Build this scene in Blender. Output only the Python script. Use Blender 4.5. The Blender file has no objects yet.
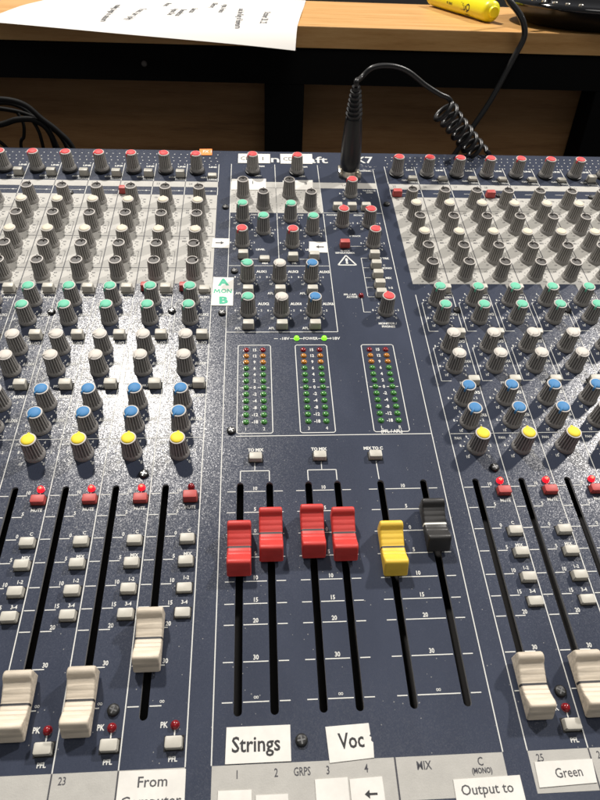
import bpy, math, random
from mathutils import Matrix, Vector

random.seed(7)
MM = 0.001
scn = bpy.context.scene
col = scn.collection

# ------------------------------------------------------------------ camera
cam_d = bpy.data.cameras.new("camera")
cam = bpy.data.objects.new("camera", cam_d)
col.objects.link(cam)
CAM_R = Matrix((((0.9977241, 0.0103102, -0.0666362), (-0.0588499, 0.6155436, -0.7859025), (0.0329147, 0.7880354, 0.6147494))))
CAM_P = Vector((-5.785, -226.558, 326.470))
cam.matrix_world = Matrix.Translation(CAM_P * MM) @ CAM_R.to_4x4()
cam_d.sensor_fit = 'HORIZONTAL'
cam_d.sensor_width = 36.0
cam_d.lens = 37.8543
cam_d.clip_start = 0.01
cam_d.clip_end = 100.0
cam_d.dof.use_dof = True
cam_d.dof.focus_distance = 0.345
cam_d.dof.aperture_fstop = 45.0
scn.camera = cam

# ------------------------------------------------------------------ light
world = bpy.data.worlds.new("World")
scn.world = world
world.use_nodes = True
bg = world.node_tree.nodes["Background"]
bg.inputs[0].default_value = (0.95, 0.97, 1.0, 1)
bg.inputs[1].default_value = 0.13


def lamp(name, target, dx, dy, dz, dist, size, power, colour):
    d = Vector((dx, dy, dz)).normalized()
    l = bpy.data.lights.new(name, 'AREA')
    l.shape = 'DISK'
    l.size = size
    l.energy = power
    l.color = colour
    o = bpy.data.objects.new(name, l)
    col.objects.link(o)
    o.location = Vector(target) + d * dist
    o.rotation_euler = (-d).to_track_quat('-Z', 'Y').to_euler()
    return o


lamp("ceiling_spot_lamp", (-0.08, 0.04, 0.10), -0.19, 0.456, 0.87, 2.3, 0.14, 57, (1.0, 0.95, 0.88))
lamp("ceiling_spot_lamp", (0.13, 0.02, 0.10), 0.57, 0.37, 0.735, 2.3, 0.14, 44, (1.0, 0.95, 0.89))
lamp("added_fill_lamp", (0.03, 0.05, 0.10), 0.12, -0.40, 1.0, 2.2, 1.1, 9, (1.0, 0.96, 0.91))  # unseen broad fill, added to soften the shadows

scn.view_settings.view_transform = 'Standard'
scn.view_settings.look = 'None'
scn.view_settings.exposure = 0.0
scn.view_settings.gamma = 1.0

# ------------------------------------------------------------------ materials
MATS = {}


def mat(name, base, rough=0.5, metal=0.0, emit=None, estr=0.0, spec=0.5, coat=0.0, build=None):
    if name in MATS:
        return MATS[name]
    m = bpy.data.materials.new(name)
    m.use_nodes = True
    nt = m.node_tree
    b = nt.nodes["Principled BSDF"]
    b.inputs["Base Color"].default_value = (*base, 1)
    b.inputs["Roughness"].default_value = rough
    b.inputs["Metallic"].default_value = metal
    b.inputs["Specular IOR Level"].default_value = spec
    b.inputs["Coat Weight"].default_value = coat
    if emit:
        b.inputs["Emission Color"].default_value = (*emit, 1)
        b.inputs["Emission Strength"].default_value = estr
    if build:
        build(nt, b, base)
    MATS[name] = m
    if name.startswith("cap_"):
        b.inputs["Specular IOR Level"].default_value = 0.25
    return m


def nd(nt, kind, **kw):
    n = nt.nodes.new(kind)
    for k, v in kw.items():
        setattr(n, k, v)
    return n


def coords(nt, scale=(1, 1, 1)):
    tc = nd(nt, "ShaderNodeTexCoord")
    mp = nd(nt, "ShaderNodeMapping")
    mp.inputs["Scale"].default_value = scale
    nt.links.new(tc.outputs["Object"], mp.inputs["Vector"])
    return mp.outputs["Vector"]


def noise(nt, vec, scale, detail=3, rough=0.55):
    n = nd(nt, "ShaderNodeTexNoise")
    n.inputs["Scale"].default_value = scale
    n.inputs["Detail"].default_value = detail
    n.inputs["Roughness"].default_value = rough
    nt.links.new(vec, n.inputs["Vector"])
    return n.outputs["Fac"]


def ramp(nt, fac, stops):
    r = nd(nt, "ShaderNodeValToRGB")
    e = r.color_ramp.elements
    while len(e) < len(stops):
        e.new(0.5)
    for i, (p, c) in enumerate(stops):
        e[i].position = p
        e[i].color = (*c, 1) if len(c) == 3 else c
    nt.links.new(fac, r.inputs["Fac"])
    return r.outputs["Color"]


def bump(nt, b, fac, strength, dist):
    n = nd(nt, "ShaderNodeBump")
    n.inputs["Strength"].default_value = strength
    n.inputs["Distance"].default_value = dist
    nt.links.new(fac, n.inputs["Height"])
    nt.links.new(n.outputs["Normal"], b.inputs["Normal"])


def mottled(amount, scale, bumpy=0.0, sc=(1, 1, 1), bscale=None):
    def f(nt, b, base):
        v = coords(nt, sc)
        fac = noise(nt, v, scale, 5, 0.65)
        lo = tuple(c * (1 - amount) for c in base)
        hi = tuple(min(1, c * (1 + amount * 0.6)) for c in base)
        nt.links.new(ramp(nt, fac, [(0.32, lo), (0.68, hi)]), b.inputs["Base Color"])
        if bumpy:
            bump(nt, b, noise(nt, v, bscale or scale * 2, 2), bumpy, 0.0004)
    return f


def facets(amount, cell_scale, tint=0.0):
    """textured powder paint: every tiny grain tilts its own way, so grains glitter one by one"""
    def f(nt, b, base):
        v = coords(nt)
        vo = nd(nt, "ShaderNodeTexVoronoi")
        vo.inputs["Scale"].default_value = cell_scale
        nt.links.new(v, vo.inputs["Vector"])
        sub = nd(nt, "ShaderNodeVectorMath", operation='SUBTRACT')
        nt.links.new(vo.outputs["Color"], sub.inputs[0])
        sub.inputs[1].default_value = (0.5, 0.5, 0.5)
        sc = nd(nt, "ShaderNodeVectorMath", operation='SCALE')
        nt.links.new(sub.outputs[0], sc.inputs[0])
        sc.inputs["Scale"].default_value = amount
        g = nd(nt, "ShaderNodeNewGeometry")
        ad = nd(nt, "ShaderNodeVectorMath", operation='ADD')
        nt.links.new(g.outputs["Normal"], ad.inputs[0])
        nt.links.new(sc.outputs[0], ad.inputs[1])
        no = nd(nt, "ShaderNodeVectorMath", operation='NORMALIZE')
        nt.links.new(ad.outputs[0], no.inputs[0])
        nt.links.new(no.outputs[0], b.inputs["Normal"])
        # dust: sparse pale specks, and faint wiped smears
        v2 = nd(nt, "ShaderNodeTexVoronoi")
        v2.inputs["Scale"].default_value = 330
        nt.links.new(v, v2.inputs["Vector"])
        lt = nd(nt, "ShaderNodeMath", operation='LESS_THAN')
        nt.links.new(v2.outputs["Distance"], lt.inputs[0])
        lt.inputs[1].default_value = 0.085
        dens = noise(nt, v, 60, 2)
        gt = nd(nt, "ShaderNodeMath", operation='GREATER_THAN')
        nt.links.new(dens, gt.inputs[0])
        gt.inputs[1].default_value = 0.53
        mu = nd(nt, "ShaderNodeMath", operation='MULTIPLY')
        nt.links.new(lt.outputs[0], mu.inputs[0])
        nt.links.new(gt.outputs[0], mu.inputs[1])
        sm = noise(nt, coords(nt, (1, 0.5, 1)), 26, 4)
        c1 = ramp(nt, sm, [(0.35, base), (0.75, tuple(c * 1.28 + 0.003 for c in base))])
        mx = nd(nt, "ShaderNodeMix", data_type='RGBA')
        nt.links.new(mu.outputs[0], mx.inputs["Factor"])
        nt.links.new(c1, mx.inputs["A"])
        mx.inputs["B"].default_value = (0.22, 0.22, 0.22, 1)
        nt.links.new(mx.outputs["Result"], b.inputs["Base Color"])
    return f


def wood(c_lo, c_hi, sc):
    def f(nt, b, base):
        v = coords(nt, sc)
        n1 = noise(nt, v, 9, 6, 0.6)
        n2 = noise(nt, coords(nt, (sc[0] * 6, sc[1] * 6, sc[2] * 6)), 14, 3, 0.5)
        ad = nd(nt, "ShaderNodeMath", operation='MULTIPLY_ADD')
        nt.links.new(n2, ad.inputs[0])
        ad.inputs[1].default_value = 0.35
        nt.links.new(n1, ad.inputs[2])
        nt.links.new(ramp(nt, ad.outputs[0], [(0.42, c_lo), (0.62, base), (0.86, c_hi)]), b.inputs["Base Color"])
        bump(nt, b, n2, 0.15, 0.0005)
    return f


NAVY = mat("navy_powder_paint", (0.035, 0.042, 0.065), 0.26, spec=0.31, build=facets(0.11, 2500))
EDGE = mat("bare_panel_edge", (0.55, 0.55, 0.56), 0.4, 0.6)
GREY = mat("grey_legend_paint", (0.42, 0.408, 0.378), 0.55, build=mottled(0.07, 150, 0.15, bscale=1500))
PRINT = mat("white_silkscreen", (0.62, 0.62, 0.59), 0.6)
DARKPRINT = mat("dark_silkscreen", (0.045, 0.045, 0.055), 0.6)
BLACK = mat("black_plastic", (0.012, 0.012, 0.013), 0.45)
VOID = mat("dark_interior", (0.006, 0.005, 0.005), 0.8)
KNOB = mat("knob_grey_plastic", (0.28, 0.268, 0.255), 0.5, build=mottled(0.12, 300))
KNOB_RIDGE_LIT = mat("knob_ridge_lit", (0.43, 0.415, 0.39), 0.5)
KNOB_GROOVE_SHADE = mat("knob_groove_shade", (0.07, 0.064, 0.06), 0.6)
RIM = mat("knob_rim_grey", (0.46, 0.43, 0.40), 0.5)
CAPS = {
    'red': mat("cap_red", (0.80, 0.075, 0.08), 0.55),
    'green': mat("cap_green", (0.15, 0.53, 0.36), 0.55),
    'white': mat("cap_white", (0.65, 0.605, 0.55), 0.55, build=mottled(0.08, 300)),
    'cream': mat("cap_cream", (0.68, 0.62, 0.49), 0.55),
    'blue': mat("cap_blue", (0.06, 0.215, 0.45), 0.55),
    'yellow': mat("cap_yellow", (0.90, 0.68, 0.05), 0.55),
    'dark': mat("cap_dark_grey", (0.085, 0.080, 0.077), 0.5),
}
BUTTON = mat("button_putty", (0.49, 0.468, 0.41), 0.45, build=mottled(0.07, 220))
BUTTON_SIDE = BUTTON
BUTTON_RED = mat("button_red", (0.46, 0.065, 0.058), 0.5, build=mottled(0.08, 260))
FADER = {
    'cream': mat("fader_cream", (0.67, 0.585, 0.47), 0.5, build=mottled(0.30, 95, 0.10, sc=(0.6, 8, 5), bscale=900)),
    'red': mat("fader_red", (0.57, 0.042, 0.035), 0.48, build=mottled(0.18, 60, 0.10, sc=(1, 6, 4), bscale=1200)),
    'yellow': mat("fader_yellow", (0.83, 0.55, 0.06), 0.45, build=mottled(0.10, 60, 0.10, sc=(1, 6, 4), bscale=1200)),
    'black': mat("fader_black", (0.030, 0.029, 0.029), 0.42, build=mottled(0.15, 60, 0.10, sc=(1, 6, 4), bscale=1200)),
}
PAPER = mat("label_paper", (0.72, 0.70, 0.655), 0.6, build=mottled(0.09, 90))
INK = mat("label_ink", (0.02, 0.02, 0.022), 0.6)
INK_SOFT = mat("label_ink_soft", (0.06, 0.06, 0.065), 0.6)
INK_GREEN = mat("green_marker_ink", (0.03, 0.40, 0.24), 0.6)
LED_RED_ON = mat("led_red_lit", (0.8, 0.02, 0.03), 0.25, emit=(1.0, 0.012, 0.03), estr=0.9)
LED_HOT = mat("led_red_core", (0.8, 0.05, 0.03), 0.25, emit=(1.0, 0.13, 0.06), estr=2.2)
LED_RED = mat("led_red_unlit", (0.20, 0.006, 0.010), 0.2)
LED_GREEN_ON = mat("led_green_lit", (0.2, 0.8, 0.03), 0.25, emit=(0.28, 1.0, 0.03), estr=1.0)
LED_GREEN = mat("led_green_unlit", (0.05, 0.20, 0.04), 0.22)
LED_AMBER = mat("led_amber_unlit", (0.42, 0.165, 0.018), 0.22)
STEEL = mat("nickel", (0.62, 0.58, 0.50), 0.28, 1.0)
SCREW = mat("black_screw", (0.012, 0.012, 0.012), 0.45)
RUBBER = mat("black_rubber", (0.014, 0.014, 0.015), 0.38)
CABLE = mat("black_cable", (0.012, 0.012, 0.013), 0.36)
DULL = mat("dull_black_cable", (0.006, 0.006, 0.006), 0.7, spec=0.15)
GREYCABLE = mat("grey_black_cable", (0.035, 0.035, 0.035), 0.28)
GLOSS = mat("gloss_black", (0.006, 0.006, 0.007), 0.08, coat=0.6)
YELLOW_PEN = mat("fluorescent_yellow_plastic", (0.88, 0.82, 0.015), 0.35)
ORANGE = mat("orange_tape", (0.90, 0.24, 0.03), 0.55)
SHEET = mat("office_paper", (0.64, 0.62, 0.59), 0.65)
BOARD = mat("pine_board", (0.54, 0.29, 0.095), 0.42, build=wood((0.42, 0.205, 0.056), (0.62, 0.36, 0.14), (1.2, 14, 14)))
PLY = mat("shaded_plywood", (0.30, 0.152, 0.056), 0.7, build=wood((0.20, 0.098, 0.035), (0.37, 0.20, 0.08), (1.0, 12, 12)))  # plywood like the shelf board, its brown darkened for the shade there
FRAME = mat("black_steel", (0.004, 0.004, 0.004), 0.85, spec=0.12)
DESK = mat("desk_laminate", (0.05, 0.045, 0.04), 0.5, build=mottled(0.2, 20))
CARPET = mat("carpet", (0.16, 0.14, 0.12), 0.9, build=mottled(0.3, 40))


# ------------------------------------------------------------------ mesh helpers (all sizes in mm)
class MB:
    def __init__(self):
        self.v = []
        self.f = []
        self.m = []

    def face(self, pts, m=0):
        i = len(self.v)
        self.v.extend(pts)
        self.f.append(tuple(range(i, i + len(pts))))
        self.m.append(m)

    def add(self, verts, faces, m=0, mats=None):
        i = len(self.v)
        self.v.extend(verts)
        for k, fc in enumerate(faces):
            self.f.append(tuple(i + a for a in fc))
            self.m.append(mats[k] if mats else m)

    def rect(self, x0, y0, x1, y1, z, m=0):
        self.face([(x0, y0, z), (x1, y0, z), (x1, y1, z), (x0, y1, z)], m)

    def line(self, x0, y0, x1, y1, w, z, m=0):
        d = Vector((x1 - x0, y1 - y0))
        d.normalize()
        n = Vector((-d.y, d.x)) * w / 2
        self.face([(x0 - n.x, y0 - n.y, z), (x1 - n.x, y1 - n.y, z), (x1 + n.x, y1 + n.y, z), (x0 + n.x, y0 + n.y, z)], m)

    def box(self, x0, y0, z0, x1, y1, z1, m=0, bev=0.0, taper=0.0):
        """box with its top (and side) edges chamfered by bev; taper pulls the top in"""
        def ring(ins, z, cut):
            a0, a1, b0, b1 = x0 + ins, x1 - ins, y0 + ins, y1 - ins
            c = cut
            return [(a0 + c, b0, z), (a1 - c, b0, z), (a1, b0 + c, z), (a1, b1 - c, z), (a1 - c, b1, z), (a0 + c, b1, z), (a0, b1 - c, z), (a0, b0 + c, z)]
        if bev <= 0:
            vs = [(x0, y0, z0), (x1, y0, z0), (x1, y1, z0), (x0, y1, z0), (x0, y0, z1), (x1, y0, z1), (x1, y1, z1), (x0, y1, z1)]
            self.add(vs, [(0, 3, 2, 1), (4, 5, 6, 7), (0, 1, 5, 4), (1, 2, 6, 5), (2, 3, 7, 6), (3, 0, 4, 7)], m)
            return
        b = bev
        rings = [ring(0, z0, b), ring(taper, z1 - b, b), ring(taper + b * 0.3, z1 - b * 0.3, b * 0.9), ring(taper + b, z1, b * 0.7)]
        self.loft(rings, m, True)

    def loft(self, rings, m=0, caps=True, closed=True, mats=None):
        i = len(self.v)
        n = len(rings[0])
        for r in rings:
            self.v.extend(r)
        for k in range(len(rings) - 1):
            for j in range(n if closed else n - 1):
                a = i + k * n + j
                b2 = i + k * n + (j + 1) % n
                self.f.append((a, b2, b2 + n, a + n))
                self.m.append(mats[k] if mats else m)
        if caps:
            self.f.append(tuple(i + j for j in reversed(range(n))))
            self.m.append(mats[0] if mats else m)
            self.f.append(tuple(i + (len(rings) - 1) * n + j for j in range(n)))
            self.m.append(mats[-1] if mats else m)

    def lathe(self, prof, n=24, m=0, mats=None, cx=0, cy=0, rmod=None, caps=True):
        rings = []
        for k, (r, z) in enumerate(prof):
            rings.append([(cx + (r if not rmod else rmod(k, j, r)) * math.cos(2 * math.pi * j / n),
                           cy + (r if not rmod else rmod(k, j, r)) * math.sin(2 * math.pi * j / n), z) for j in range(n)])
        self.loft(rings, m, caps, True, mats)

    def tube(self, pts, r, n=10, m=0, radii=None):
        P = [Vector(p) for p in pts]
        rings = []
        up = Vector((0, 0, 1))
        prev = None
        for k, p in enumerate(P):
            t = (P[min(k + 1, len(P) - 1)] - P[max(k - 1, 0)]).normalized()
            if prev is None:
                a = t.cross(up)
                if a.length < 1e-3:
                    a = t.cross(Vector((1, 0, 0)))
            else:
                a = prev - t * prev.dot(t)
            a.normalize()
            prev = a
            b = t.cross(a)
            rr = radii[k] if radii else r
            rings.append([tuple(p + (a * math.cos(2 * math.pi * j / n) + b * math.sin(2 * math.pi * j / n)) * rr) for j in range(n)])
        self.loft(rings, m, True)

    def text(self, s, x, y, h, z, m=0, cond=0.75, ang=0.0, bold=0.0, align='CENTER', flip=1):
        if s == "∞":
            bold = 0.0
        vs, fs = text_mesh(s, bold + (0.022 if h < 2.2 and z < 0.16 and s != "∞" else 0.0), align)
        if h < 2.2 and z < 0.16:
            h *= 1.1
        c, sn = math.cos(ang), math.sin(ang)
        k = h / 0.70
        out = []
        for (a, b2) in vs:
            a = a * k * cond
            b2 = b2 * k
            out.append((x + a * c - b2 * sn, y + a * sn + b2 * c, z))
        self.add(out, fs, m)

    def build(self, name, mats, parent=None, smooth=None):
        me = bpy.data.meshes.new(name)
        me.from_pydata([(a * MM, b2 * MM, c * MM) for a, b2, c in self.v], [], self.f)
        if not isinstance(mats, (list, tuple)):
            mats = [mats]
        for mm in mats:
            me.materials.append(mm)
        me.polygons.foreach_set("material_index", self.m)
        if smooth is not None:
            me.polygons.foreach_set("use_smooth", [True] * len(me.polygons))
            me.set_sharp_from_angle(angle=math.radians(smooth))
        me.update()
        return link(name, me, parent)


def link(name, me, parent=None):
    o = bpy.data.objects.new(name, me)
    col.objects.link(o)
    if parent:
        o.parent = parent
    return o


_txt = {}


def text_mesh(s, bold, align):
    key = (s, bold, align)
    if key not in _txt:
        cu = bpy.data.curves.new("lettering_source", 'FONT')
        cu.body = s
        cu.size = 1.0
        cu.resolution_u = 2
        cu.align_x = align
        cu.align_y = 'CENTER'
        cu.offset = bold
        ob = bpy.data.objects.new("lettering_source", cu)
        me = bpy.data.meshes.new_from_object(ob)
        ys = [v.co.y for v in me.vertices] or [0]
        _txt[key] = ([(v.co.x, v.co.y) for v in me.vertices], [tuple(p.vertices) for p in me.polygons])
        bpy.data.objects.remove(ob)
        bpy.data.curves.remove(cu)
        bpy.data.meshes.remove(me)
    return _txt[key]


def smooth_path(pts, sub=8):
    P = [Vector(p) for p in pts]
    P = [P[0] * 2 - P[1]] + P + [P[-1] * 2 - P[-2]]
    out = []
    for i in range(1, len(P) - 2):
        for k in range(sub):
            t = k / sub
            a, b, c, d = P[i - 1], P[i], P[i + 1], P[i + 2]
            out.append(0.5 * ((2 * b) + (c - a) * t + (2 * a - 5 * b + 4 * c - d) * t * t + (3 * b - a - 3 * c + d) * t ** 3))
    out.append(P[-2])
    return out


def tag(o, label=None, cat=None, group=None, kind=None):
    if label:
        o["label"] = label
    if cat:
        o["category"] = cat
    if group:
        o["group"] = group
    if kind:
        o["kind"] = kind
    return o


def empty(name, loc=(0, 0, 0), rot=(0, 0, 0)):
    o = bpy.data.objects.new(name, None)
    o.empty_display_size = 0.02
    col.objects.link(o)
    o.location = Vector(loc) * MM
    o.rotation_euler = rot
    return o


def place(src, name, x, y, parent, rz=0.0, z=0.0):
    """another instance of a built part (shared mesh), with copies of its sub-parts"""
    o = src.copy()
    o.name = name
    col.objects.link(o)
    o.parent = parent
    o.location = (x * MM, y * MM, z * MM)
    o.rotation_euler = (0, 0, rz)
    for ch in src.children:
        c = ch.copy()
        col.objects.link(c)
        c.parent = o
    return o


# ------------------------------------------------------------------ floor and desk
g = MB()
g.rect(-15000, -6000, 15000, 30000, -740)
tag(g.build("floor", CARPET), kind='structure')

desk = tag(empty("desk"), "dark laminate desk carrying the mixing console", "desk")
g = MB()
g.box(-800, -330, -30, 800, 640, 0, 0, 1.5)
g.build("desk_top", DESK, desk)
for sx in (-740, 740):
    for sy in (-280, 590):
        g = MB()
        g.box(sx - 25, sy - 25, -739, sx + 25, sy + 25, -30.5)
        g.build("leg", FRAME, desk)

# ------------------------------------------------------------------ shelf behind the console
shelf = tag(empty("wooden_shelf", (0, 420, 0)), "pine shelf board on a black steel frame behind the console", "shelf")
g = MB()
g.box(-660, 0, 226.6, 660, 192, 243.8, 0, 0.8)
g.build("shelf_board", BOARD, shelf)
g = MB()
g.box(-660, 2, 195.8, 660, 34, 226.4, 0, 0.8)
g.build("frame_rail", FRAME, shelf)
for x0 in (-324.0, 3.8, 325.3):
    g = MB()
    g.box(x0, 2.4, 0.2, x0 + 37.2, 33.6, 195.6, 0, 0.8)
    g.build("frame_post", FRAME, shelf)
g = MB()
g.box(-660, 35, 0.2, 660, 47, 226.3)
g.build("back_board", PLY, shelf)
g = MB()
g.lathe([(2.6, 0), (2.6, 0.8), (1.8, 1.6), (0.4, 1.7)], 14)
sc = g.build("screw", mat("dull_screw", (0.10, 0.09, 0.08), 0.6), shelf, 40)
sc.rotation_euler = (math.radians(90), 0, 0)
sc.location = (-0.1059, 0.0019, 0.210)

# ------------------------------------------------------------------ mixing console
TILT = math.radians(13)
con = tag(empty("mixing_console", (0, 0, 90), (TILT, 0, 0)),
          "navy blue sound mixing console covered in knobs, buttons and faders", "mixing console")
CON_M = Matrix.Translation(Vector((0, 0, 90))) @ Matrix.Rotation(TILT, 4, 'X')
VIEW = (Matrix.Translation(CAM_P) @ CAM_R.to_4x4()).inverted() @ CON_M


def seen(x, y, z=0, margin=85):
    """is this spot of the panel in or close to the photographed part of the console"""
    p = VIEW @ Vector((x, y, z))
    if p.z > -1:
        return False
    fpx = cam_d.lens / 36 * 600
    u = 300 + fpx * p.x / -p.z
    v = 400 - fpx * p.y / -p.z
    return -margin < u < 600 + margin and -margin < v < 800 + margin


X24, X25, PITCH = -53.3, 108.5, 25.0


def slot_x(n):
    return X24 - (24 - n) * PITCH if n <= 24 else X25 + (n - 25) * PITCH


STRIPS = list(range(14, 36))
CENTRE_SLOTS = [-15.3, -0.2, 20.0, 35.1, 57.8, 80.5]
TOP, BOT = 329.0, -160.0
XL, XR = -315.0, 370.0

# panel sheet with the fader slots cut through it
cu = bpy.data.curves.new("panel_outline", 'CURVE')
cu.dimensions = '2D'
cu.fill_mode = 'BOTH'
cu.extrude = 0.8 * MM


def poly(pts):
    s = cu.splines.new('POLY')
    s.points.add(len(pts) - 1)
    for p, (x, y) in zip(s.points, pts):
        p.co = (x * MM, y * MM, 0, 1)
    s.use_cyclic_u = True


poly([(XL, BOT), (XR, BOT), (XR, TOP - 1.5), (XR - 1.5, TOP), (XL + 1.5, TOP), (XL, TOP - 1.5)])
SLOTW = 1.75
for sx in CENTRE_SLOTS + [slot_x(n) for n in STRIPS]:
    pts = []
    for k in range(9):
        a = math.pi * k / 8
        pts.append((sx + SLOTW * math.cos(a), 5.4 - SLOTW + SLOTW * math.sin(a)))
    for k in range(9):
        a = math.pi + math.pi * k / 8
        pts.append((sx + SLOTW * math.cos(a), -105.3 + SLOTW + SLOTW * math.sin(a)))
    poly(pts)
tmp = bpy.data.objects.new("panel_outline", cu)
me = bpy.data.meshes.new_from_object(tmp)
bpy.data.objects.remove(tmp)
bpy.data.curves.remove(cu)
for v in me.vertices:
    v.co.z -= 0.8 * MM
me.materials.clear()
me.materials.append(NAVY)
me.materials.append(EDGE)
for p in me.polygons:
    p.material_index = 0 if abs(p.normal.z) > 0.5 else 1
panel = link("control_panel", me, con)

# body under the panel: deck below the slots, side cheeks, and the wedge that sits on the desk
g = MB()
g.box(XL + 2, BOT + 2, -26, XR - 2, TOP - 2, -18, 1)
back_h = 90 * math.cos(TILT) + TOP * math.sin(TILT)
t = math.tan(TILT)


def wedge_z(y):
    return -(90 / math.cos(TILT)) - y * t + 1.0


for x0, x1 in ((XL, XL + 2), (XR - 2, XR)):
    vs = [(x0, BOT, wedge_z(BOT)), (x1, BOT, wedge_z(BOT)), (x1, TOP, wedge_z(TOP)), (x0, TOP, wedge_z(TOP)),
          (x0, BOT, -1.7), (x1, BOT, -1.7), (x1, TOP, -1.7), (x0, TOP, -1.7)]
    g.add(vs, [(0, 3, 2, 1), (4, 5, 6, 7), (0, 1, 5, 4), (1, 2, 6, 5), (2, 3, 7, 6), (3, 0, 4, 7)], 0)
for y0, y1 in ((BOT, BOT + 2), (TOP - 2, TOP)):
    vs = [(XL + 2, y0, wedge_z(y0)), (XR - 2, y0, wedge_z(y0)), (XR - 2, y1, wedge_z(y1)), (XL + 2, y1, wedge_z(y1)),
          (XL + 2, y0, -1.7), (XR - 2, y0, -1.7), (XR - 2, y1, -1.7), (XL + 2, y1, -1.7)]
    g.add(vs, [(0, 3, 2, 1), (4, 5, 6, 7), (0, 1, 5, 4), (1, 2, 6, 5), (2, 3, 7, 6), (3, 0, 4, 7)], 0)
g.build("console_body", [mat("body_paint", (0.02, 0.022, 0.03), 0.5), VOID], con)

# ------------------------------------------------------------------ printed areas and lettering
Z1, Z2 = 0.06, 0.12
W, D = 0, 1                                     # print materials: white, dark
BANDS = {}


def band(zone):
    return BANDS.setdefault(zone, MB())


pr = MB()


def on_strip(n):
    return (n <= 24, slot_x(n))


for n in STRIPS:
    s = slot_x(n)
    l, r = s - 7.5, s + 17.5
    if n == 24:
        r = s + 17.9
    if n == 25:
        l = s - 7.7
    # equaliser block: full width, with the lower tongue that carries the EQ switch
    side = "left" if n <= 24 else "right"
    band("eq" + side).rect(l, 161, r, 264.2, Z1)
    band("eq" + side).face([(s + 8.6, 150.2, Z1), (r, 150.2, Z1), (r, 160.9, Z1), (s + 7.0, 160.9, Z1), (s + 7.4, 152.2, Z1)])
    band("top" + side).rect(l, 275.0, r, 282.6, Z1)           # upper write-on band
    band("low" + side).rect(l, -137.3, r, -122.6, Z1)         # lower write-on strip
    # boundaries
    for x in ([l] if n != 24 else [l, r]) if n <= 24 else ([l] if n != 35 else [l, r]):
        pr.line(x, 282.7, x, 308, 0.5, Z2, W)
        pr.line(x, 264.3, x, 274.9, 0.5, Z2, W)
        pr.line(x, -122.5, x, 149.9, 0.48, Z2, W)
        inner = x not in (slot_x(24) + 17.9, slot_x(25) - 7.7)
        if inner:
            pr.line(x, 150.3, x, 264, 0.6, Z2, D)
            pr.line(x, 275.1, x, 282.5, 0.6, Z2, D)
            pr.line(x, -137.3, x, -122.7, 0.6, Z2, D)
    if n == 25:
        pass
    # equaliser section rules
    for y in (246.2, 212.3, 177.2):
        pr.line(l + 0.4, y, s - 1, y, 0.35, Z2, D)
        pr.line(s + 11.5, y, r - 0.3, y, 0.55, Z2, D)
    for ya, yb in ((229, 216), (195, 181.5)):
        pr.line(s + 15.6, yb, s + 15.6, ya, 0.3, Z2, D)
        pr.line(s + 14.0, ya, s + 15.6, ya, 0.3, Z2, D)
        pr.line(s + 14.0, yb, s + 15.6, yb, 0.3, Z2, D)
    for tx, ty in (("HF", 243.5), ("HI", 209.6), ("MID", 206.4), ("LO", 174.2), ("12k", 260.4), ("EQ", 240.8)):
        pr.text(tx, s - 3.5, ty, 1.5, Z2, D, 0.8)
    pr.text("EQ", s + 13, 147.6 + 5.1, 1.3, Z2, D, 0.9)
    # scale dots round the EQ knobs
    for y in (254.6, 237.3, 221.3, 202.4, 186.8, 168.8):
        for k in range(11):
            a = math.radians(-135 + 27 * k) + math.pi / 2
            px, py = s + 5.2 + 7.2 * math.cos(a), y + 7.2 * math.sin(a)
            pr.rect(px - 0.32, py - 0.32, px + 0.32, py + 0.32, Z2, D)
        pr.text("15", s + 11.6, y - 5.4, 1.2, Z2, D, 0.8)
        pr.text("15", s - 1.0, y - 5.4, 1.2, Z2, D, 0.8)
        pr.text("1k" if y < 230 else "8k", s + 13.6, y - 0.4, 1.2, Z2, D, 0.8)
        pr.text("400", s + 13.2, y + 3.0, 1.2, Z2, D, 0.8)
    # aux, pan and gain scales
    for y in (143.2, 126.2, 100.8, 84.0, 58.8, 42.5, 25.0):
        for k in range(11):
            a = math.radians(-135 + 27 * k) + math.pi / 2
            ca, sa = math.cos(a), math.sin(a)
            pr.line(s + 5.2 + 6.5 * ca, y + 6.5 * sa, s + 5.2 + 7.3 * ca, y + 7.3 * sa, 0.48, Z2, W)
            if k % 2 == 0:
                pr.text(str(k), s + 5.2 + 8.5 * ca, y + 8.5 * sa, 1.55, Z2, W, 0.85)
    for k, (y, tx) in enumerate(((147.4, "AUX1"), (130.9, "AUX2"), (106.0, "AUX3"), (89.0, "AUX4"), (64.2, "AUX5"), (47.4, "AUX6"))):
        pr.text(tx, s + 13.4, y, 1.9, Z2, W, 0.85, bold=0.015)
    pr.text("PAN", s - 3.6, 31.4, 1.5, Z2, W, 0.85)
    for ya, yb in ((142, 115.3), (100.6, 73.4)):
        pr.line(s - 4.7, yb, s - 4.7, ya, 0.45, Z2, W)
        pr.line(s - 4.7, yb, s + 1.4, yb, 0.4, Z2, W)
        pr.line(s - 4.7, ya, s - 3.4, ya, 0.4, Z2, W)
        pr.line(s - 4.7, (ya + yb) / 2 - 2, s - 3.2, (ya + yb) / 2 - 2, 0.4, Z2, W)
    pr.text("PRE", s + 7.8, 111.4, 1.7, Z2, W, 0.85, bold=0.01)
    pr.text("PRE", s + 7.8, 71.6, 1.7, Z2, W, 0.85, bold=0.01)
    pr.line(l + 0.5, 34.6, r - 0.5, 34.6, 0.4, Z2, W)
    # top: gain scale dots, line level, filter
    for k in range(5):
        for q in range(4):
            px = s - 5.5 + k * 5.2 + (1.2 if q % 2 else 0)
            py = 307.5 + q * 5.0
            pr.rect(px - 0.4, py - 0.4, px + 0.4, py + 0.4, Z2, W)
    pr.text("LINE", s + 13.1, 303.6, 1.8, Z2, W, 1.1, bold=0.02)
    pr.text("GAIN", s + 7.4, 288.3, 1.6, Z2, W, 1.1, bold=0.02)
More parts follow.
